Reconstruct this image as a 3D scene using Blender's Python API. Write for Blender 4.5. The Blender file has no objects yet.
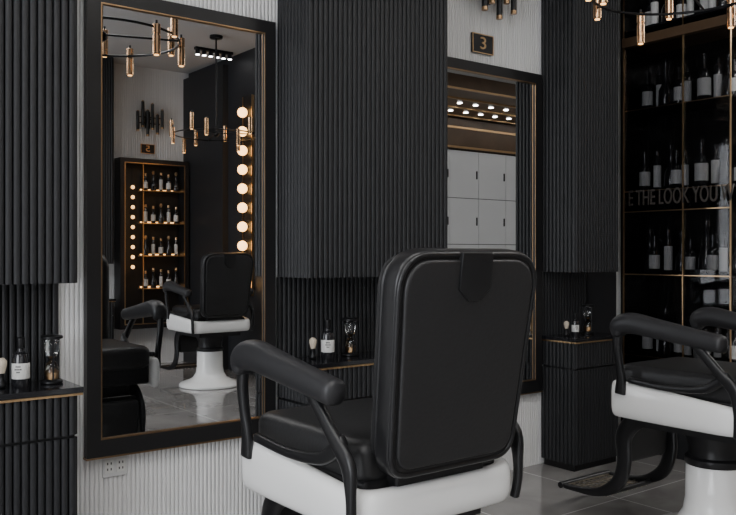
import bpy, bmesh, math, random
from mathutils import Vector, Matrix
random.seed(4)
scene = bpy.context.scene
COL = scene.collection
H = 3.5
YOPP = -6.0

# ---------------------------------------------------------------- materials
def mat(name, col, rough=0.5, metal=0.0, emit=None, estr=0.0, trans=0.0, noise=0.0, nscale=20.0, bump=0.0, coat=0.0, ior=1.45, spec=0.5):
    m = bpy.data.materials.new(name); m.use_nodes = True
    nt = m.node_tree; b = nt.nodes["Principled BSDF"]
    b.inputs["Base Color"].default_value = (*col, 1)
    b.inputs["Roughness"].default_value = rough
    b.inputs["Metallic"].default_value = metal
    b.inputs["IOR"].default_value = ior
    b.inputs["Specular IOR Level"].default_value = spec
    b.inputs["Transmission Weight"].default_value = trans
    b.inputs["Coat Weight"].default_value = coat
    if emit:
        b.inputs["Emission Color"].default_value = (*emit, 1)
        b.inputs["Emission Strength"].default_value = estr
    if noise or bump:
        tc = nt.nodes.new("ShaderNodeTexCoord")
        n = nt.nodes.new("ShaderNodeTexNoise"); n.inputs["Scale"].default_value = nscale
        n.inputs["Detail"].default_value = 4
        nt.links.new(tc.outputs["Object"], n.inputs["Vector"])
        if noise:
            r = nt.nodes.new("ShaderNodeMix"); r.data_type = 'RGBA'
            r.inputs["A"].default_value = (*[c*(1-noise) for c in col], 1)
            r.inputs["B"].default_value = (*[min(1, c*(1+noise)) for c in col], 1)
            nt.links.new(n.outputs["Fac"], r.inputs["Factor"])
            nt.links.new(r.outputs["Result"], b.inputs["Base Color"])
        if bump:
            bp = nt.nodes.new("ShaderNodeBump"); bp.inputs["Strength"].default_value = bump
            bp.inputs["Distance"].default_value = 0.002
            nt.links.new(n.outputs["Fac"], bp.inputs["Height"])
            nt.links.new(bp.outputs["Normal"], b.inputs["Normal"])
    return m

M_dark = mat("dark_lacquer", (0.0165, 0.0172, 0.0192), 0.50, noise=0.06, nscale=3, spec=0.4)
M_dark2 = mat("dark_matte_wall", (0.014, 0.015, 0.018), 0.55, noise=0.1, nscale=2)
M_white = mat("white_fluted_paint", (0.74, 0.74, 0.74), 0.6, noise=0.02, nscale=2)
M_ceil = mat("ceiling_paint", (0.52, 0.52, 0.52), 0.8, noise=0.02, nscale=2)
M_gold = mat("brushed_gold", (0.68, 0.45, 0.24), 0.28, 1.0, noise=0.08, nscale=60)
M_bronze = mat("dark_bronze", (0.36, 0.23, 0.125), 0.33, 1.0, noise=0.1, nscale=60)
M_brass = mat("polished_brass", (0.88, 0.56, 0.33), 0.14, 1.0, noise=0.05, nscale=30)
M_mirror = mat("mirror_silver", (0.78, 0.79, 0.80), 0.0, 1.0)
M_frame = mat("black_frame", (0.010, 0.010, 0.011), 0.4, noise=0.1, nscale=5)
M_leather = mat("black_leather", (0.020, 0.020, 0.021), 0.42, noise=0.2, nscale=90, bump=0.35)
M_plastic = mat("black_satin", (0.011, 0.011, 0.012), 0.33, noise=0.1, nscale=40)
M_arm = mat("arm_pad_vinyl", (0.022, 0.022, 0.024), 0.42, noise=0.1, nscale=60, bump=0.1)
M_gloss = mat("white_enamel", (0.90, 0.90, 0.89), 0.22, coat=0.4, noise=0.01, nscale=5)
M_black = mat("black_metal", (0.010, 0.010, 0.011), 0.35, 0.3, noise=0.1, nscale=20)
M_counter = mat("black_glass_top", (0.010, 0.010, 0.012), 0.10, noise=0.1, nscale=10)
M_bottle = mat("dark_bottle_glass", (0.014, 0.014, 0.016), 0.08, coat=0.5, noise=0.05, nscale=5)
M_glass = mat("clear_glass", (0.9, 0.92, 0.92), 0.02, trans=1.0)
M_smoke = mat("smoked_back_glass", (0.010, 0.010, 0.010), 0.12, noise=0.2, nscale=3)
M_label = mat("paper_label", (0.62, 0.62, 0.60), 0.6, noise=0.04, nscale=60)
M_label2 = mat("grey_label", (0.58, 0.58, 0.57), 0.6, noise=0.10, nscale=30)
M_bristle = mat("brush_bristle", (0.55, 0.48, 0.38), 0.8, noise=0.3, nscale=200)
M_bulb = mat("warm_bulb", (1, 0.8, 0.5), 0.3, emit=(1.0, 0.52, 0.17), estr=7)
M_panel = mat("added_panel_glow", (1, 1, 1), 0.4, emit=(1.0, 0.98, 0.95), estr=9)  # glow of the added, unseen ceiling panels
M_spot = mat("spot_led", (1, 1, 1), 0.4, emit=(1.0, 0.98, 0.95), estr=25)
M_warmled = mat("warm_led", (1, 0.8, 0.5), 0.4, emit=(1.0, 0.52, 0.18), estr=3.5)
M_text = mat("bronze_letter", (0.075, 0.065, 0.058), 0.5, 0.5, noise=0.1, nscale=50)
M_locker = mat("locker_paint", (0.68, 0.69, 0.70), 0.4, noise=0.03, nscale=2)
M_wood = mat("bronze_wood_ceiling", (0.10, 0.062, 0.036), 0.35, noise=0.4, nscale=4)
M_socket = mat("socket_plastic", (0.55, 0.55, 0.55), 0.4, noise=0.02, nscale=10)
M_steel = mat("footplate_steel", (0.50, 0.45, 0.38), 0.35, 1.0, noise=0.1, nscale=60)

def tinted_glass():
    m = bpy.data.materials.new("tinted_door_glass"); m.use_nodes = True
    nt = m.node_tree; nt.nodes.clear()
    out = nt.nodes.new("ShaderNodeOutputMaterial")
    tr = nt.nodes.new("ShaderNodeBsdfTransparent"); tr.inputs[0].default_value = (.80, .80, .81, 1)
    gl = nt.nodes.new("ShaderNodeBsdfGlossy"); gl.inputs["Roughness"].default_value = 0.03
    gl.inputs[0].default_value = (.30, .30, .30, 1)
    fr = nt.nodes.new("ShaderNodeFresnel"); fr.inputs[0].default_value = 1.45
    mx = nt.nodes.new("ShaderNodeMixShader")
    nt.links.new(fr.outputs[0], mx.inputs[0]); nt.links.new(tr.outputs[0], mx.inputs[1]); nt.links.new(gl.outputs[0], mx.inputs[2])
    nt.links.new(mx.outputs[0], out.inputs[0])
    return m
M_tint = tinted_glass()

def floor_mat():
    m = bpy.data.materials.new("grey_marble_tile"); m.use_nodes = True
    nt = m.node_tree; b = nt.nodes["Principled BSDF"]
    tc = nt.nodes.new("ShaderNodeTexCoord")
    br = nt.nodes.new("ShaderNodeTexBrick"); br.offset = 0.0
    br.inputs["Scale"].default_value = 1.0
    br.inputs["Brick Width"].default_value = 0.75; br.inputs["Row Height"].default_value = 0.75
    br.inputs["Mortar Size"].default_value = 0.004; br.inputs["Mortar Smooth"].default_value = 0.0
    n = nt.nodes.new("ShaderNodeTexNoise"); n.inputs["Scale"].default_value = 1.7
    n.inputs["Detail"].default_value = 8; n.inputs["Distortion"].default_value = 1.4
    cr = nt.nodes.new("ShaderNodeValToRGB")
    cr.color_ramp.elements[0].position = 0.3; cr.color_ramp.elements[0].color = (0.17, 0.163, 0.157, 1)
    cr.color_ramp.elements[1].position = 0.75; cr.color_ramp.elements[1].color = (0.31, 0.30, 0.292, 1)
    nt.links.new(tc.outputs["Object"], br.inputs["Vector"])
    nt.links.new(tc.outputs["Object"], n.inputs["Vector"])
    nt.links.new(n.outputs["Fac"], cr.inputs["Fac"])
    nt.links.new(cr.outputs["Color"], br.inputs["Color1"]); nt.links.new(cr.outputs["Color"], br.inputs["Color2"])
    br.inputs["Mortar"].default_value = (0.52, 0.51, 0.50, 1)
    nt.links.new(br.outputs["Color"], b.inputs["Base Color"])
    b.inputs["Roughness"].default_value = 0.05
    b.inputs["Specular IOR Level"].default_value = 0.9
    return m
M_floor = floor_mat()

# ---------------------------------------------------------------- mesh helpers
def mk(name, verts, faces, m, parent=None, smooth=False, bevel=0.0):
    me = bpy.data.meshes.new(name)
    me.from_pydata([tuple(v) for v in verts], [], faces)
    me.materials.append(m)
    bm = bmesh.new(); bm.from_mesh(me)
    bmesh.ops.recalc_face_normals(bm, faces=bm.faces)
    bm.to_mesh(me); bm.free()
    if smooth:
        for p in me.polygons: p.use_smooth = True
    o = bpy.data.objects.new(name, me); COL.objects.link(o)
    if parent: o.parent = parent
    if bevel:
        b = o.modifiers.new("bevel", 'BEVEL'); b.width = bevel; b.segments = 3; b.limit_method = 'ANGLE'
        b.harden_normals = False
    return o

def empty(name, loc=(0, 0, 0), rz=0.0):
    e = bpy.data.objects.new(name, None); COL.objects.link(e)
    e.empty_display_size = 0.1
    e.location = loc; e.rotation_euler = (0, 0, rz)
    return e

class G:
    """geometry accumulator"""
    def __init__(s): s.v = []; s.f = []
    def add(s, v, f):
        o = len(s.v); s.v += [tuple(p) for p in v]; s.f += [tuple(i+o for i in q) for q in f]
    def box(s, x0, x1, y0, y1, z0, z1):
        v = [(x0,y0,z0),(x1,y0,z0),(x1,y1,z0),(x0,y1,z0),(x0,y0,z1),(x1,y0,z1),(x1,y1,z1),(x0,y1,z1)]
        s.add(v, [(0,3,2,1),(4,5,6,7),(0,1,5,4),(1,2,6,5),(2,3,7,6),(3,0,4,7)])
    def lathe(s, prof, cx=0, cy=0, n=32):
        v = []; f = []
        for (r, z) in prof:
            for i in range(n):
                a = 2*math.pi*i/n; v.append((cx+r*math.cos(a), cy+r*math.sin(a), z))
        for k in range(len(prof)-1):
            for i in range(n):
                j = (i+1) % n; f.append((k*n+i, k*n+j, (k+1)*n+j, (k+1)*n+i))
        f.append(tuple(range(n-1, -1, -1))); f.append(tuple((len(prof)-1)*n+i for i in range(n)))
        s.add(v, f)
    def rod(s, p0, p1, r, n=12):
        p0 = Vector(p0); p1 = Vector(p1); t = (p1-p0).normalized()
        a = t.orthogonal().normalized(); b = t.cross(a)
        v = [p + (a*math.cos(2*math.pi*i/n)+b*math.sin(2*math.pi*i/n))*r for p in (p0, p1) for i in range(n)]
        f = [(i, (i+1) % n, n+(i+1) % n, n+i) for i in range(n)] + [tuple(range(n-1, -1, -1)), tuple(range(n, 2*n))]
        s.add(v, f)
    def sphere(s, c, r, n=16, m=10, sz=1.0):
        prof = [(max(1e-4, r*math.sin(math.pi*k/m)), c[2]-r*sz*math.cos(math.pi*k/m)) for k in range(m+1)]
        s.lathe(prof, c[0], c[1], n)
    def obj(s, name, m, parent=None, smooth=False, bevel=0.0):
        return mk(name, s.v, s.f, m, parent, smooth, bevel)

def box(name, x0, x1, y0, y1, z0, z1, m, parent=None, bevel=0.0):
    g = G(); g.box(x0, x1, y0, y1, z0, z1); return g.obj(name, m, parent, False, bevel)

def autosmooth(o, ang=40):
    me = o.data
    for p in me.polygons: p.use_smooth = True
    bm = bmesh.new(); bm.from_mesh(me)
    for e in bm.edges:
        if len(e.link_faces) == 2 and e.calc_face_angle(0) > math.radians(ang): e.smooth = False
    bm.to_mesh(me); bm.free()
    return o

def catmull(pts, sub=6):
    n = len(pts); out = []
    for i in range(n-1):
        p0 = pts[max(0, i-1)]; p1 = pts[i]; p2 = pts[i+1]; p3 = pts[min(n-1, i+2)]
        for k in range(sub):
            t = k/sub
            out.append([0.5*((2*b)+(-a+c)*t+(2*a-5*b+4*c-d)*t*t+(-a+3*b-3*c+d)*t**3) for a, b, c, d in zip(p0, p1, p2, p3)])
    out.append(list(pts[-1])); return out

def sweep(name, pts, fix, m, parent, sub=6, n=20, e=2.6, cap=0.7):
    """pts: (x,y,z,half_along_fix,half_other)"""
    P = catmull(pts, sub) if sub > 1 else [list(p) for p in pts]
    fix = Vector(fix); rings = []
    N = len(P)
    for i, p in enumerate(P):
        a = Vector(P[max(0, i-1)][:3]); b = Vector(P[min(N-1, i+1)][:3])
        t = (b-a).normalized(); oth = t.cross(fix).normalized()
        rings.append((Vector(p[:3]), t, oth, p[3], p[4]))
    def capr(r, sgn):
        c, t, o, w, h = r; L = min(w, h)*cap; out = []
        for k in range(1, 5):
            a = k/4*math.pi/2
            s = max(0.05, math.cos(a))
            s2w = (w-min(w, h)*(1-s))/w if w else s; s2h = (h-min(w, h)*(1-s))/h
            out.append((c+t*sgn*L*math.sin(a), t, o, w*max(s2w, .05), h*max(s2h, .05)))
        return out
    if cap: rings = capr(rings[0], -1)[::-1]+rings+capr(rings[-1], 1)
    v = []; f = []
    for c, t, o, w, h in rings:
        for i in range(n):
            a = 2*math.pi*i/n; ca, sa = math.cos(a), math.sin(a)
            v.append(c+fix*(w*math.copysign(abs(ca)**(2/e), ca))+o*(h*math.copysign(abs(sa)**(2/e), sa)))
    for k in range(len(rings)-1):
        for i in range(n):
            j = (i+1) % n; f.append((k*n+i, k*n+j, (k+1)*n+j, (k+1)*n+i))
    f.append(tuple(range(n))); f.append(tuple((len(rings)-1)*n+i for i in range(n-1, -1, -1)))
    o = mk(name, v, f, m, parent, True); autosmooth(o, 60); return o

def outline(wb, wt, h, rb, rt, z0=0.0, n=10):
    """rounded trapezoid in x,z"""
    C = [(-wb, z0), (wb, z0), (wt, z0+h), (-wt, z0+h)]; R = [rb, rb, rt, rt]; out = []
    for i in range(4):
        p = Vector(C[i]); a = Vector(C[i-1]); b = Vector(C[(i+1) % 4]); r = R[i]
        u = (a-p).normalized(); w = (b-p).normalized()
        s = p+u*r; e = p+w*r
        for k in range(n+1):
            t = k/n
            q = s*(1-t)**2+p*2*t*(1-t)+e*t*t
            out.append((q.x, q.y))
    return out

def slab(name, ol, y0, y1, bev, m, parent, M=None, smooth=True):
    cx = sum(p[0] for p in ol)/len(ol); cz = (max(p[1] for p in ol)+min(p[1] for p in ol))/2
    hw = max(abs(p[0]-cx) for p in ol); hh = max(abs(p[1]-cz) for p in ol)
    rings = [(y0+bev*(1-math.cos(k/4*math.pi/2)), bev*(1-math.sin(k/4*math.pi/2))) for k in range(5)] + \
            [(y1-bev*(1-math.cos(k/4*math.pi/2)), bev*(1-math.sin(k/4*math.pi/2))) for k in range(4, -1, -1)]
    v = []; f = []; n = len(ol)
    for y, ins in rings:
        for (x, z) in ol:
            q = Vector((cx+(x-cx)*(1-ins/hw), y, cz+(z-cz)*(1-ins/hh)))
            v.append(M @ q if M else q)
    for k in range(len(rings)-1):
        for i in range(n):
            j = (i+1) % n; f.append((k*n+i, k*n+j, (k+1)*n+j, (k+1)*n+i))
    f.append(tuple(range(n))); f.append(tuple((len(rings)-1)*n+i for i in range(n-1, -1, -1)))
    o = mk(name, v, f, m, parent, True); autosmooth(o, 50); return o

def ring_tube(name, ol, y, r, m, parent, M):
    n = len(ol); v = []; f = []; k = 10
    for i in range(n):
        a = Vector((ol[i-1][0], 0, ol[i-1][1])); b = Vector((ol[(i+1) % n][0], 0, ol[(i+1) % n][1]))
        t = (b-a).normalized(); o = Vector((0, 1, 0)).cross(t)
        c = Vector((ol[i][0], y, ol[i][1]))
        for j in range(k):
            an = 2*math.pi*j/k
            v.append(M @ (c+o*r*math.cos(an)+Vector((0, 1, 0))*r*math.sin(an)))
    for i in range(n):
        for j in range(k):
            f.append((i*k+j, i*k+(j+1) % k, ((i+1) % n)*k+(j+1) % k, ((i+1) % n)*k+j))
    return mk(name, v, f, m, parent, True)

def flutes(g, org, u, nrm, width, z0, z1, pitch, depth, seg=6):
    """vertical reeds along direction u on plane through org, bulging along nrm"""
    org = Vector(org); u = Vector(u); nrm = Vector(nrm)
    cnt = max(1, round(width/pitch)); p = width/cnt; v = []; f = []
    gap = p*0.06
    pr = []
    for i in range(cnt):
        for k in range(seg+1):
            a = math.pi*k/seg
            pr.append((i*p+gap+(p/2-gap)*(1-math.cos(a)), depth*math.sin(a)))
    for (d, h) in pr:
        q = org+u*d+nrm*h
        v.append((q.x, q.y, z0)); v.append((q.x, q.y, z1))
    for i in range(len(pr)-1):
        f.append((2*i, 2*i+2, 2*i+3, 2*i+1))
    g.add(v, f)

def fluted_box(name, x0, x1, y0, y1, z0, z1, m, parent=None, front=-1, pitch=0.028, depth=0.009):
    g = G(); d = depth
    if front == -1:
        g.box(x0+d, x1-d, y0+d, y1, z0, z1)
        flutes(g, (x0+d, y0+d, 0), (1, 0, 0), (0, -1, 0), x1-x0-2*d, z0, z1, pitch, d, 8)
    else:
        g.box(x0+d, x1-d, y0, y1-d, z0, z1)
        flutes(g, (x0+d, y1-d, 0), (1, 0, 0), (0, 1, 0), x1-x0-2*d, z0, z1, pitch, d)
    ya, yb = (y0+d, y1) if front == -1 else (y0, y1-d)
    flutes(g, (x0+d, ya, 0), (0, 1, 0), (-1, 0, 0), yb-ya, z0, z1, pitch, d, 8)
    flutes(g, (x1-d, ya, 0), (0, 1, 0), (1, 0, 0), yb-ya, z0, z1, pitch, d)
    return g.obj(name, m, parent)

# ---------------------------------------------------------------- room shell
X0, X1 = -3.0, 12.0
box("floor", X0-.2, X1+.2, YOPP-.2, .2, -.1, 0, M_floor)
box("ceiling", X0-.2, X1+.2, YOPP-.2, .2, H, H+.1, M_ceil)
wb = box("wall_back", X0-.2, X1+.2, 0, .2, 0, H, M_white)
g = G(); flutes(g, (.0, 0, 0), (1, 0, 0), (0, -1, 0), 4.42, 0, H, 0.020, 0.0045, 6); g.obj("wall_back_fluting", M_white, wb)
box("trim_1", 4.432, 4.745, -.012, -.0005, 0, H-.001, M_dark2)
wf = box("wall_front", X0-.2, X1+.2, YOPP-.2, YOPP, 0, H, M_white)
g = G(); flutes(g, (2.4, YOPP, 0), (1, 0, 0), (0, 1, 0), 2.0, 0, H, 0.022, 0.005, 5); g.obj("wall_front_fluting", M_white, wf)
box("wall_right", X1, X1+.2, YOPP, 0, 0, H, M_ceil)
g = G()
g.box(X0-.2, X0, YOPP, 0, 0, .35); g.box(X0-.2, X0, YOPP, 0, 3.1, H)
g.box(X0-.2, X0, YOPP, -5.4, .35, 3.1); g.box(X0-.2, X0, -.6, 0, .35, 3.1)
g.obj("wall_left", M_dark2)
w = empty("added_window")  # unseen window, added to give the side area light an opening
for i, y in enumerate([-5.4, -3.85, -2.2, -.65]):
    box("added_mullion_%d" % i, X0-.12, X0-.06, y, y+.05, .35, 3.1, M_black, w)
box("added_rail_top", X0-.12, X0-.06, -5.35, -.65, 3.05, 3.1, M_black, w)
box("added_rail_bottom", X0-.12, X0-.06, -5.35, -.65, .35, .40, M_black, w)

box("wall_partition", 4.43, 4.70, YOPP, -4.12, 0, H, M_dark2)
box("wall_pilaster", 4.36, 4.43, YOPP, -4.98, 0, 3.42, M_dark)

# ---------------------------------------------------------------- cabinets on mirror wall
def cabinet_set(x0, x1, f=-1, yw=0.0):
    dep = .28
    if f == -1: ya, yb = yw-dep, yw-.009
    else: ya, yb = yw+.009, yw+dep
    fluted_box("wall_cabinet", x0, x1, ya, yb, 1.19, H-.001, M_dark, None, f)
    c = empty("base_cabinet")
    fluted_box("door_panel", x0, x1, ya, yb, .04, .605, M_dark, c, f)
    box("plinth", x0+.012, x1-.012, ya+.02, yb-.02, 0, .04, M_black, c)
    box("shadow_gap", x0+.014, x1-.014, ya+.014, yb-.014, .605, .617, M_black, c)
    fluted_box("drawer_front", x0, x1, ya, yb, .617, .765, M_dark, c, f)
    g = G(); g.box(x0-.008, x1+.012, ya-.008 if f == -1 else ya, yb+ (0 if f == -1 else .008), .766, .7745); g.obj("gold_edge", M_gold, c)
    box("counter_top", x0-.010, x1+.014, ya-.010 if f == -1 else ya, yb + (0 if f == -1 else .010), .776, .797, M_counter, c, .002)
    g = G()
    if f == -1:
        g.box(x0, x1+.004, yw-.018, yw-.009, .798, 1.189)
        flutes(g, (x0, yw-.018, 0), (1, 0, 0), (0, -1, 0), x1-x0+.004, .798, 1.189, .027, .009)
    else:
        g.box(x0, x1, yw+.009, yw+.018, .798, 1.189)
    g.obj("splash_panel", M_dark, c)
cabinet_set(.175, 1.046)
cabinet_set(2.078, 2.960)
cabinet_set(3.980, 4.412)
cabinet_set(2.55, 3.40, 1, YOPP)

# ---------------------------------------------------------------- mirrors
def wall_mirror(x0, x1, z0=.46, z1=2.40):
    e = empty("wall_mirror")
    fw = .058; y0, y1 = -.046, -.008
    g = G()
    g.box(x0, x0+fw, y0, y1, z0, z1); g.box(x1-fw, x1, y0, y1, z0, z1)
    g.box(x0+fw, x1-fw, y0, y1, z0, z0+fw+.012); g.box(x0+fw, x1-fw, y0, y1, z1-fw, z1)
    g.obj("frame", M_frame, e)
    g = G(); a, b, c, d = x0+fw, x1-fw, z0+fw+.012, z1-fw; t = .005; ya = -.0475; yb = -.0345
    g.box(a, a+t, ya, yb, c, d); g.box(b-.002, b, ya, ya+.005, c, d)
    g.box(a+t, b-t, ya, yb, c, c+t); g.box(a+t, b-t, ya, yb, d-t, d)
    g.box(x0-.003, x1+.003, y0-.003, y1, z0-.007, z0)
    g.obj("gold_trim", M_bronze, e)
    box("glass", a, b, -.034, -.012, c, d, M_mirror, e)
wall_mirror(1.155, 2.052)
wall_mirror(3.060, 3.952)

def text_mesh(name, body, size, M, m, parent=None, ext=.002, align='CENTER', sx=1.0):
    cu = bpy.data.curves.new(name, 'FONT'); cu.body = body; cu.size = size; cu.extrude = ext
    cu.align_x = align; cu.align_y = 'CENTER'
    to = bpy.data.objects.new(name+"_c", cu); COL.objects.link(to)
    bpy.context.view_layer.update()
    dg = bpy.context.evaluated_depsgraph_get()
    me = bpy.data.meshes.new_from_object(to.evaluated_get(dg))
    bpy.data.objects.remove(to)
    for v in me.vertices: v.co = M @ Vector((v.co.x*sx, v.co.y, v.co.z))
    me.materials.clear(); me.materials.append(m)
    o = bpy.data.objects.new(name, me); COL.objects.link(o)
    if parent: o.parent = parent
    return o
def number_sign(x, z, yw, f, num):
    e = empty("number_sign", (x, yw, z), 0 if f == -1 else math.pi)
    box("plate", -.085, .085, -.022, -.009, -.056, .056, M_frame, e)
    g = G(); t = .005
    g.box(-.085, .085, -.025, -.0215, .051, .056); g.box(-.085, .085, -.025, -.0215, -.056, -.051)
    g.box(-.085, -.080, -.025, -.0215, -.051, .051); g.box(.080, .085, -.025, -.0215, -.051, .051)
    g.obj("border", M_gold, e)
    Mx = Matrix(((1, 0, 0, 0), (0, 0, -1, -.024), (0, 1, 0, 0), (0, 0, 0, 1)))
    text_mesh("numeral", num, .10, Mx, M_gold, e, .002, sx=1.3)
number_sign(3.465, 2.52, 0, -1, "3")
number_sign(1.60, 2.52, 0, -1, "2")
number_sign(3.90, 2.54, YOPP, 1, "5")

def sconce(x, z, yw, f):
    e = empty("wall_sconce", (x, yw, z), 0 if f == -1 else math.pi)
    g = G(); g.box(-.03, .03, -.02, -.009, -.10, .10); g.rod((0, -.015, 0), (0, -.09, 0), .01)
    g.rod((-.16, -.09, .02), (.16, -.09, .02), .007); g.rod((-.12, -.09, -.05), (.13, -.09, -.05), .007)
    tubes = [(-.15, -.10, .12), (-.09, -.17, .06), (-.03, -.12, .18), (.03, -.20, .10), (.09, -.10, .20), (.15, -.15, .08)]
    for (tx, a, b) in tubes: g.rod((tx, -.09, a+.02), (tx, -.09, b), .018, 14)
    o = g.obj("black_tubes", M_black, e); autosmooth(o)
    g = G()
    for (tx, a, b) in tubes: g.rod((tx, -.09, a), (tx, -.09, a+.02), .0185, 14); g.rod((tx, -.09, b), (tx, -.09, b+.012), .012, 14)
    o = g.obj("bronze_tips", M_bronze, e); autosmooth(o)
sconce(3.50, 2.86, 0, -1); sconce(1.62, 2.90, 0, -1); sconce(3.90, 2.88, YOPP, 1)

e = empty("wall_socket")
box("plate", 1.232, 1.338, -.012, -.006, .362, .452, M_socket, e, .002)
g = G()
for cx in (1.260, 1.310):
    g.box(cx-.019, cx+.019, -.0145, -.0121, .380, .435)
g.obj("inserts", M_label, e)
g = G()
for cx in (1.260, 1.310):
    for dz in (-.012, .012):
        g.box(cx-.010, cx-.005, -.0155, -.0146, .4075+dz-.005, .4075+dz+.005); g.box(cx+.005, cx+.010, -.0155, -.0146, .4075+dz-.005, .4075+dz+.005)
g.obj("pin_holes", M_black, e)

# ---------------------------------------------------------------- counter products
ZC = .7975
def lotion_bottle(x, y, s=1.0):
    e = empty("lotion_bottle", (x, y, ZC))
    g = G(); g.lathe([(.001, 0), (.028*s, 0), (.030*s, .004), (.030*s, .105*s), (.026*s, .118*s), (.012*s, .126*s), (.012*s, .138*s)], n=28); autosmooth(g.obj("body", M_bottle, e))
    g = G(); g.lathe([(.0305*s, .03*s), (.0309*s, .031*s), (.0309*s, .085*s), (.0305*s, .086*s)], n=28); g.f = g.f[:-2]; autosmooth(g.obj("label", M_label, e))
    g = G()
    for k, (aw, zz) in enumerate([(.30, .072), (.42, .062), (.22, .052)]):
        a0 = math.radians(238)
        for j in range(4):
            a = a0-aw+aw*2*j/4; b = a0-aw+aw*2*(j+.8)/4; r = .0311*s
            g.add([(r*math.cos(a), r*math.sin(a), zz*s), (r*math.cos(b), r*math.sin(b), zz*s), (r*math.cos(b), r*math.sin(b), (zz+.005)*s), (r*math.cos(a), r*math.sin(a), (zz+.005)*s)], [(0, 1, 2, 3)])
    g.obj("label_print", M_black, e)
    g = G(); g.lathe([(.014*s, .138*s), (.015*s, .140*s), (.015*s, .175*s), (.012*s, .178*s)], n=24); autosmooth(g.obj("cap", M_black, e))
def hourglass(x, y, s=1.0):
    e = empty("hourglass", (x, y, ZC))
    g = G()
    for z in (0, .168*s): g.lathe([(.036*s, z), (.040*s, z+.003), (.040*s, z+.010), (.036*s, z+.013)], n=28)
    for k in range(3):
        a = k*2.094+.4; g.rod((.031*s*math.cos(a), .031*s*math.sin(a), .01), (.031*s*math.cos(a), .031*s*math.sin(a), .17*s), .0035, 8)
    autosmooth(g.obj("stand", M_black, e))
    g = G(); g.lathe([(.01, .013), (.024*s, .018), (.027*s, .045*s), (.020*s, .075*s), (.004, .09*s), (.020*s, .105*s), (.027*s, .135*s), (.024*s, .162*s), (.01, .167*s)], n=24); autosmooth(g.obj("bulb_glass", M_glass, e), 80)
    g = G(); g.lathe([(.021*s, .018), (.023*s, .040*s), (.005, .058*s)], n=20); g.lathe([(.003, .094*s), (.014*s, .105*s)], n=20); autosmooth(g.obj("sand", M_bronze, e), 80)
def shaving_brush(x, y, s=1.0):
    e = empty("shaving_brush", (x, y, ZC))
    g = G(); g.lathe([(.014*s, 0), (.018*s, .004), (.016*s, .015), (.010*s, .03*s), (.013*s, .045*s), (.014*s, .055*s)], n=20); autosmooth(g.obj("handle", M_black, e), 60)
    g = G(); g.lathe([(.012*s, .055*s), (.020*s, .085*s), (.020*s, .10*s), (.010*s, .112*s)], n=20); autosmooth(g.obj("bristles", M_bristle, e), 60)
lotion_bottle(.872, -.14, 1.05); hourglass(.990, -.13, 1.03); shaving_brush(.805, -.13)
lotion_bottle(2.28, -.15, 1.05); hourglass(2.430, -.13, 1.03); shaving_brush(2.215, -.12, .9)
lotion_bottle(4.14, -.15, .75); hourglass(4.29, -.13); shaving_brush(4.08, -.13, .8)

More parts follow.
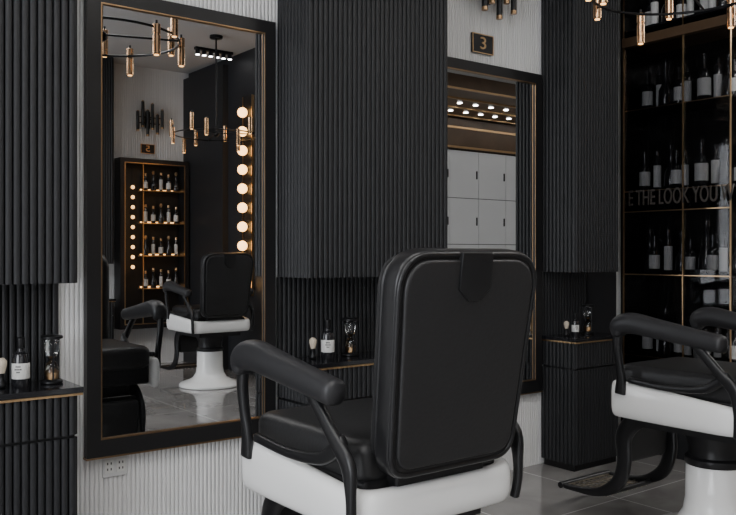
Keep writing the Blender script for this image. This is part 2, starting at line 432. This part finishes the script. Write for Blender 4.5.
# ---------------------------------------------------------------- barber chair
def barber_chair(loc, rz=0.0):
    c = empty("barber_chair", loc, rz)
    g = G(); g.lathe([(.29, 0), (.30, .006), (.30, .022), (.285, .036), (.22, .055), (.165, .085), (.138, .13), (.128, .19), (.126, .335), (.120, .345)], n=48)
    autosmooth(g.obj("pedestal", M_gloss, c), 45)
    g = G(); g.lathe([(.128, .345), (.131, .350), (.131, .375), (.115, .385), (.112, .43), (.13, .47), (.13, .50)], n=40); g.box(-.22, .22, -.22, .22, .50, .575)
    autosmooth(g.obj("pump_collar", M_plastic, c), 40)
    pts = []
    zc = lambda y: .603+(.028)*((y+.30)/.64)
    L = [(-.285, .315), (-.29, .20), (-.29, .0), (-.29, -.15), (-.285, -.225), (-.262, -.262), (-.20, -.278)]
    path = L + [(0, -.282)] + [(-x, y) for x, y in L[::-1]]
    for (x, y) in path:
        k = max(0, (y+.28)/.60)
        hh = .058+.028*k**.8
        hw = .032 - .004*k
        pts.append((x, y, zc(y), hh, hw))
    sweep("white_shell_rail", pts, (0, 0, 1), M_gloss, c, sub=5, n=24, e=2.7, cap=1.2)
    ol = outline(.255, .255, .60, .05, .06)
    Ms = Matrix(((1, 0, 0, 0), (0, 0, 1, -.245), (0, -1, 0, .785), (0, 0, 0, 1)))
    slab("seat_cushion", ol, .0, .125, .035, M_leather, c, Ms)
    box("seat_pan", -.255, .255, -.25, .31, .57, .68, M_plastic, c, .012)
    B = Matrix.Translation((0, -.265, .702)) @ Matrix.Rotation(math.radians(8), 4, 'X')
    O1 = outline(.240, .272, .622, .07, .115)
    slab("back_shell", O1, -.066, .0, .014, M_plastic, c, B)
    O2 = outline(.215, .247, .570, .055, .098, .028)
    slab("back_rear_panel", O2, -.075, -.05, .009, M_leather, c, B)
    O2r = outline(.230, .262, .600, .066, .109, .011)
    ring_tube("back_rim", O2r, -.063, .0085, M_plastic, c, B)
    O3 = outline(.225, .256, .58, .06, .09, .02)
    slab("back_front_cushion", O3, -.005, .055, .035, M_leather, c, B)
    tab = [(-.058, .618), (-.058, .518), (-.022, .486), (.022, .486), (.058, .518), (.058, .618)]
    slab("headrest_socket", tab, -.082, -.02, .002, M_plastic, c, B)
    box("back_hinge", -.17, .17, -.285, -.20, .60, .76, M_plastic, c, .01)
    for s in (-1, 1):
        tag = "left" if s < 0 else "right"
        x = .330*s
        sweep("arm_pad_"+tag, [(x, .280, .935, .038, .026), (x, .273, .970, .042, .044), (x, .21, .987, .043, .048), (x, .08, .970, .041, .044), (x, -.08, .947, .038, .040), (x, -.215, .928, .037, .037)],
              (1, 0, 0), M_arm, c, sub=6, n=22, e=2.5, cap=.6)
        sweep("arm_front_post_"+tag, [(x, .283, .95, .016, .024), (x, .288, .88, .016, .020), (x*.985, .282, .80, .015, .018), (x*.97, .275, .73, .014, .022), (x*.965, .28, .66, .013, .028)],
              (1, 0, 0), M_plastic, c, sub=5, n=14, e=3, cap=.4)
        sweep("arm_rear_bracket_"+tag, [(x, -.09, .925, .014, .020), (x*.99, -.15, .865, .014, .020), (x*.98, -.21, .80, .014, .022), (x*.975, -.268, .74, .014, .026), (x*.975, -.280, .66, .012, .016), (x*.97, -.280, .60, .012, .014), (x*.95, -.274, .55, .012, .014)],
              (1, 0, 0), M_plastic, c, sub=5, n=14, e=3, cap=.4)
        sweep("arm_side_bar_"+tag, [(x*.93, .24, .725, .012, .014), (x*.93, .05, .712, .012, .014), (x*.94, -.12, .728, .012, .018), (x*.95, -.20, .77, .012, .022), (x*.96, -.24, .80, .012, .018)],
              (1, 0, 0), M_plastic, c, sub=4, n=12, e=3, cap=.4)
        xf = .19*s
        sweep("footrest_side_"+tag, [(xf, .10, .54, .016, .03), (xf, .26, .53, .016, .042), (xf, .35, .44, .016, .044), (xf, .35, .31, .016, .038), (xf, .39, .20, .016, .034), (xf, .50, .135, .016, .022), (xf, .64, .12, .014, .014), (xf, .70, .12, .014, .012)],
              (1, 0, 0), M_plastic, c, sub=6, n=14, e=3, cap=.4)
    slab("calf_pad", outline(.16, .17, .20, .03, .03, .30), .345, .385, .015, M_leather, c)
    g = G()
    for k in range(5):
        y = .485+k*.055; g.box(-.176, .176, y, y+.007, .118, .124)
    for k in range(9):
        xx = -.16+k*.04; g.box(xx-.0035, xx+.0035, .465, .715, .114, .120)
    g.obj("footrest_grille", M_steel, c)
    g = G(); g.rod((-.20, .725, .12), (.20, .725, .12), .016); g.rod((-.19, .455, .135), (.19, .455, .135), .012); g.rod((-.19, .30, .50), (.19, .30, .50), .012)
    autosmooth(g.obj("footrest_bars", M_plastic, c))
    return c
barber_chair((1.615, -1.40, 0))
barber_chair((3.560, -1.40, 0))
barber_chair((3.76, -4.10, 0), math.pi)

# ---------------------------------------------------------------- chandeliers
def chandelier(cx, cy, z, rot=0.0):
    e = empty("ring_chandelier", (cx, cy, z), rot)
    R = .42; g = G(); N = 48
    for i in range(N):
        a0 = 2*math.pi*i/N; a1 = 2*math.pi*(i+1)/N
        g.rod((R*math.cos(a0), R*math.sin(a0), 0), (R*math.cos(a1), R*math.sin(a1), 0), .007, 8)
    for k in range(3):
        a = k*2*math.pi/3+.3; g.rod((0, 0, .02), (R*math.cos(a), R*math.sin(a), 0), .006, 8)
    g.rod((0, 0, -.02), (0, 0, H-z-.015), .009, 10); g.lathe([(.06, H-z-.03), (.065, H-z-.025), (.065, H-z-.001)], n=24)
    g.sphere((0, 0, .01), .03)
    autosmooth(g.obj("black_ring_frame", M_black, e))
    g = G(); g2 = G(); g3 = G()
    for k in range(12):
        a = 2*math.pi*(k+.35*(k % 2))/12; off = [-.03, .06, -.07, .02, .08][k % 5]; r = R+.02
        x, y = r*math.cos(a), r*math.sin(a)
        g.lathe([(.018, off-.080), (.0205, off-.078), (.0205, off+.018), (.017, off+.020), (.017, off+.028), (.0205, off+.030), (.0205, off+.078), (.016, off+.081)], x, y, 20)
        g3.lathe([(.013, off-.084), (.013, off-.079)], x, y, 14)
        g2.rod((x, y, off+.07), (x, y, off+.10), .006, 8)
    autosmooth(g.obj("brass_tubes", M_brass, e)); g2.obj("tube_stems", M_black, e); g3.obj("tube_lamps", M_warmled, e)
chandelier(1.62, -1.15, 2.49, .2)
chandelier(3.62, -1.20, 2.57, .0)
chandelier(3.88, -4.20, 2.50, .5)

# ---------------------------------------------------------------- display shelving (end of mirror wall)
def bottle_geo(gb, gl, gc, x, y, z, kind, s=1.0):
    if kind == 0:
        gb.lathe([(.028*s, 0+z), (.030*s, .004+z), (.030*s, .13*s+z), (.024*s, .148*s+z), (.010*s, .158*s+z), (.010*s, .19*s+z)], x, y, 18)
        gl.lathe([(.0306*s, .03*s+z), (.0308*s, .031*s+z), (.0308*s, .11*s+z), (.0306*s, .111*s+z)], x, y, 18)
        gc.lathe([(.013*s, .19*s+z), (.013*s, .225*s+z)], x, y, 14)
    elif kind == 1:
        gb.lathe([(.035*s, z), (.040*s, .01+z), (.038*s, .09*s+z), (.014*s, .14*s+z), (.012*s, .20*s+z), (.018*s, .21*s+z)], x, y, 18)
        gc.lathe([(.010*s, .21*s+z), (.020*s, .235*s+z), (.012*s, .26*s+z)], x, y, 14)
    else:
        gb.lathe([(.020*s, z), (.022*s, .004+z), (.022*s, .20*s+z), (.016*s, .21*s+z)], x, y, 16)
        gl.lathe([(.0226*s, .02*s+z), (.0228*s, .021*s+z), (.0228*s, .15*s+z), (.0226*s, .151*s+z)], x, y, 16)
        gc.lathe([(.014*s, .21*s+z), (.014*s, .24*s+z)], x, y, 14)

ds = empty("display_shelving")
ya, ym, yb = -.06, -.50, -.815
xF, xB = 4.750, 5.06
box("back_panel", xB, xB+.03, yb, -.014, 0, H-.01, M_smoke, ds)
box("side_panel", xF+.02, xB, -.055, -.03, 0, H-.01, M_smoke, ds)
box("base_box", xF+.014, xB, yb, ya, 0.0, .36, M_dark, ds)
g = G()
zs = [.63, 1.17, 1.72, 2.26, 2.80]
for z in zs: g.box(xF+.022, xB, yb, ya, z-.012, z)
g.obj("shelves", M_counter, ds)
g = G(); t = .005
for y in (ya-.003, ym, yb): g.box(xF, xF+.012, y-t/2, y+t/2, .36, H-.02)
for z in (1.165, 1.58, .365): g.box(xF, xF+.012, yb, ya, z-.003, z+.003)
for z in (.63, 1.72, 2.26): g.box(xF+.017, xF+.021, yb, ya, z-.006, z-.001)
g.obj("gold_frame", M_gold, ds)
box("glass_doors", xF+.013, xF+.016, yb, ya, .37, 2.67, M_tint, ds)
box("header_beam", xF-.01, xB, yb, ya, 2.68, 2.74, M_wood, ds)
gb, gl, gc = G(), G(), G()
for zi, z in enumerate([.631, 1.171, 1.721, 2.261, 2.801]):
    for (y, k, s) in [(-.155, 0, 1.15), (-.230, 2, 1.1), (-.312, 1, 1.2), (-.390, 0, 1.1), (-.452, 2, 1.0), (-.565, 0, 1.35), (-.640, 2, 1.1), (-.710, 1, 1.1), (-.780, 0, 1.0)]:
        bottle_geo(gb, gl, gc, 4.86+.03*((zi+int(-y*50)) % 3), y, z, (k+zi) % 3 if zi % 2 else k, s)
be = empty("bottle_collection")
autosmooth(gb.obj("bottles", M_bottle, be)); autosmooth(gl.obj("labels", M_label2, be)); autosmooth(gc.obj("stoppers", M_bottle, be))
Mx = Matrix(((0, 0, -1, xF-.004), (-1, 0, 0, -.105), (0, 1, 0, 1.665), (0, 0, 0, 1)))
text_mesh("wall_lettering", "E THE LOOK YOU W", .145, Mx, M_text, None, .004, 'LEFT', sx=.54)

# ---------------------------------------------------------------- opposite wall mirror, its reflection built as lit shelves
oc = empty("mirror_stand_in")  # stands in for a mirror; shelves and bulbs are its reflected view
x0, x1, z0, z1 = 3.50, 4.34, .44, 2.40
yf = YOPP+.20; ybk = YOPP+.012
g = G(); fw = .05
g.box(x0, x0+fw, ybk, yf, z0, z1); g.box(x1-fw, x1, ybk, yf, z0, z1)
g.box(x0+fw, x1-fw, ybk, yf, z0, z0+fw); g.box(x0+fw, x1-fw, ybk, yf, z1-fw, z1)
g.box(x0+fw, x1-fw, ybk, ybk+.01, z0+fw, z1-fw)
g.obj("carcass", M_frame, oc)
g = G(); a, b, c_, d = x0+fw, x1-fw, z0+fw, z1-fw
g.box(a, a+.008, yf-.01, yf+.004, c_, d); g.box(b-.008, b, yf-.01, yf+.004, c_, d); g.box(a, b, yf-.01, yf+.004, d-.008, d); g.box(a, b, yf-.01, yf+.004, c_, c_+.008)
g.box(a+.22, a+.226, yf-.03, yf+.002, c_, d)
for z in (.90, 1.28, 1.66, 2.04): g.box(a+.23, b, ybk+.01, yf-.02, z-.008, z)
g.obj("gold_frame", M_gold, oc)
g = G()
for z in (.90, 1.28, 1.66, 2.04): g.box(a+.25, b-.02, ybk+.02, ybk+.03, z+.005, z+.02)
for k in range(9): g.sphere((a+.12, yf-.06, 1.15+k*.115), .022, 12, 8)
g.obj("reflected_lamps", M_warmled, oc)  # glow modelled as the opposite mirror would reflect it
gb, gl, gc = G(), G(), G()
for zi, z in enumerate((.901, 1.281, 1.661, 2.041)):
    for k in range(5): bottle_geo(gb, gl, gc, a+.29+k*.095, ybk+.09, z, (k+zi) % 3, .9)
autosmooth(gb.obj("bottles", M_bottle, oc)); autosmooth(gl.obj("labels", M_label2, oc)); gc.obj("stoppers", M_gold, oc)

# bulb strip on the partition
bs = empty("vanity_bulb_strip")
ybs = -4.50
box("board", 4.405, 4.429, ybs-.09, ybs+.09, .85, 3.0, M_frame, bs)
g = G(); g.box(4.400, 4.429, ybs+.095, ybs+.102, .85, 3.0); g.box(4.400, 4.429, ybs-.102, ybs-.095, .85, 3.0); g.obj("gold_edges", M_gold, bs)
g = G(); g2 = G()
for k in range(10):
    z = .98+k*.204; g.sphere((4.345, ybs, z), .054, 18, 12); g2.rod((4.406, ybs, z), (4.385, ybs, z), .022, 14)
autosmooth(g.obj("bulbs", M_bulb, bs), 80); g2.obj("sockets", M_brass, bs)

# ---------------------------------------------------------------- lockers on the opposite wall
lk = empty("locker_cabinets")
box("carcass", 6.0, 11.6, YOPP+.01, YOPP+.38, 0, 2.85, M_black, lk)
g = G(); g2 = G()
x = 6.02
while x < 11.2:
    for (za, zb) in ((.1, .74), (.75, 1.44), (1.45, 2.13), (2.14, 2.84)):
        g.box(x, x+.59, YOPP+.381, YOPP+.40, za, zb)
        g2.box(x+.54, x+.552, YOPP+.40, YOPP+.42, (za+zb)/2-.06, (za+zb)/2+.06)
    x += .597
g.obj("doors", M_locker, lk); g2.obj("handles", M_black, lk)
sf = empty("ceiling_soffit")
box("soffit_panel", 6.0, 11.6, YOPP+.01, YOPP+.42, 2.86, H-.19, M_wood, sf)
g = G(); g.box(6.0, 11.6, YOPP+.421, YOPP+.44, 2.87, 2.90); g.box(6.0, 11.6, YOPP+.421, YOPP+.44, 3.16, 3.19); g.obj("soffit_gold_lines", M_gold, sf)

dc = empty("ceiling_feature_panel")
box("wood_panel", 5.9, 11.6, -5.95, -4.0, H-.16, H-.001, M_wood, dc)
g = G()
for y in (-4.02, -4.5, -5.0, -5.5): g.box(5.9, 11.6, y-.02, y+.02, H-.18, H-.161)
g.obj("gold_battens", M_gold, dc)
g = G()
for i in range(16):
    for yy in (-4.76, -5.26):
        g.lathe([(.032, H-.168), (.032, H-.1605)], 6.6+i*.30, yy, 14)
g.obj("recessed_spots", M_spot, dc)

tr = empty("track_light")
g = G(); g.box(3.90, 4.34, -4.745, -4.695, H-.03, H-.001)
for k in range(6): g.lathe([(.024, H-.08), (.024, H-.03)], 3.93+k*.076, -4.72, 16)
g.obj("track_body", M_black, tr)
g = G()
for k in range(6): g.lathe([(.020, H-.084), (.020, H-.0805)], 3.93+k*.076, -4.72, 16)
g.obj("track_lamps", M_spot, tr)

# emissive ceiling panels added out of view as the main lighting
for (x, y, sx, sy) in [(-.6, -2.2, 1.2, 1.0), (1.6, -2.45, 1.4, .7), (3.9, -2.45, 1.4, .7), (7.2, -2.0, 1.4, 1.0), (9.6, -2.0, 1.4, 1.0), (-1.0, -4.4, 1.2, 1.0), (1.2, -4.2, 1.0, .6)]:
    e = empty("added_light_panel")
    box("housing", x-sx/2-.02, x+sx/2+.02, y-sy/2-.02, y+sy/2+.02, H-.03, H-.001, M_socket, e)
    box("added_emitter", x-sx/2, x+sx/2, y-sy/2, y+sy/2, H-.034, H-.0301, M_panel, e)

ld = bpy.data.lights.new("added_side_light", 'AREA'); ld.shape = 'RECTANGLE'; ld.size = 4.6; ld.size_y = 2.6; ld.energy = 300; ld.color = (.94, .96, 1.0)  # area light added beyond the added window, brightens from the left
lo = bpy.data.objects.new("added_side_light", ld); COL.objects.link(lo); lo.location = (X0-.4, -3.0, 1.75); lo.rotation_euler = (0, math.radians(-90), 0)

w = bpy.data.worlds.new("world"); scene.world = w; w.use_nodes = True
w.node_tree.nodes["Background"].inputs[0].default_value = (.75, .82, .9, 1); w.node_tree.nodes["Background"].inputs[1].default_value = .8

# ---------------------------------------------------------------- camera
cd = bpy.data.cameras.new("camera"); cam = bpy.data.objects.new("camera", cd); COL.objects.link(cam)
cam.location = (0, -3.44, 1.30); cam.rotation_euler = (math.radians(90), 0, math.radians(-37.5))
cd.sensor_width = 36; cd.lens = 36*830/736; cd.shift_y = -3.5/736
scene.camera = cam
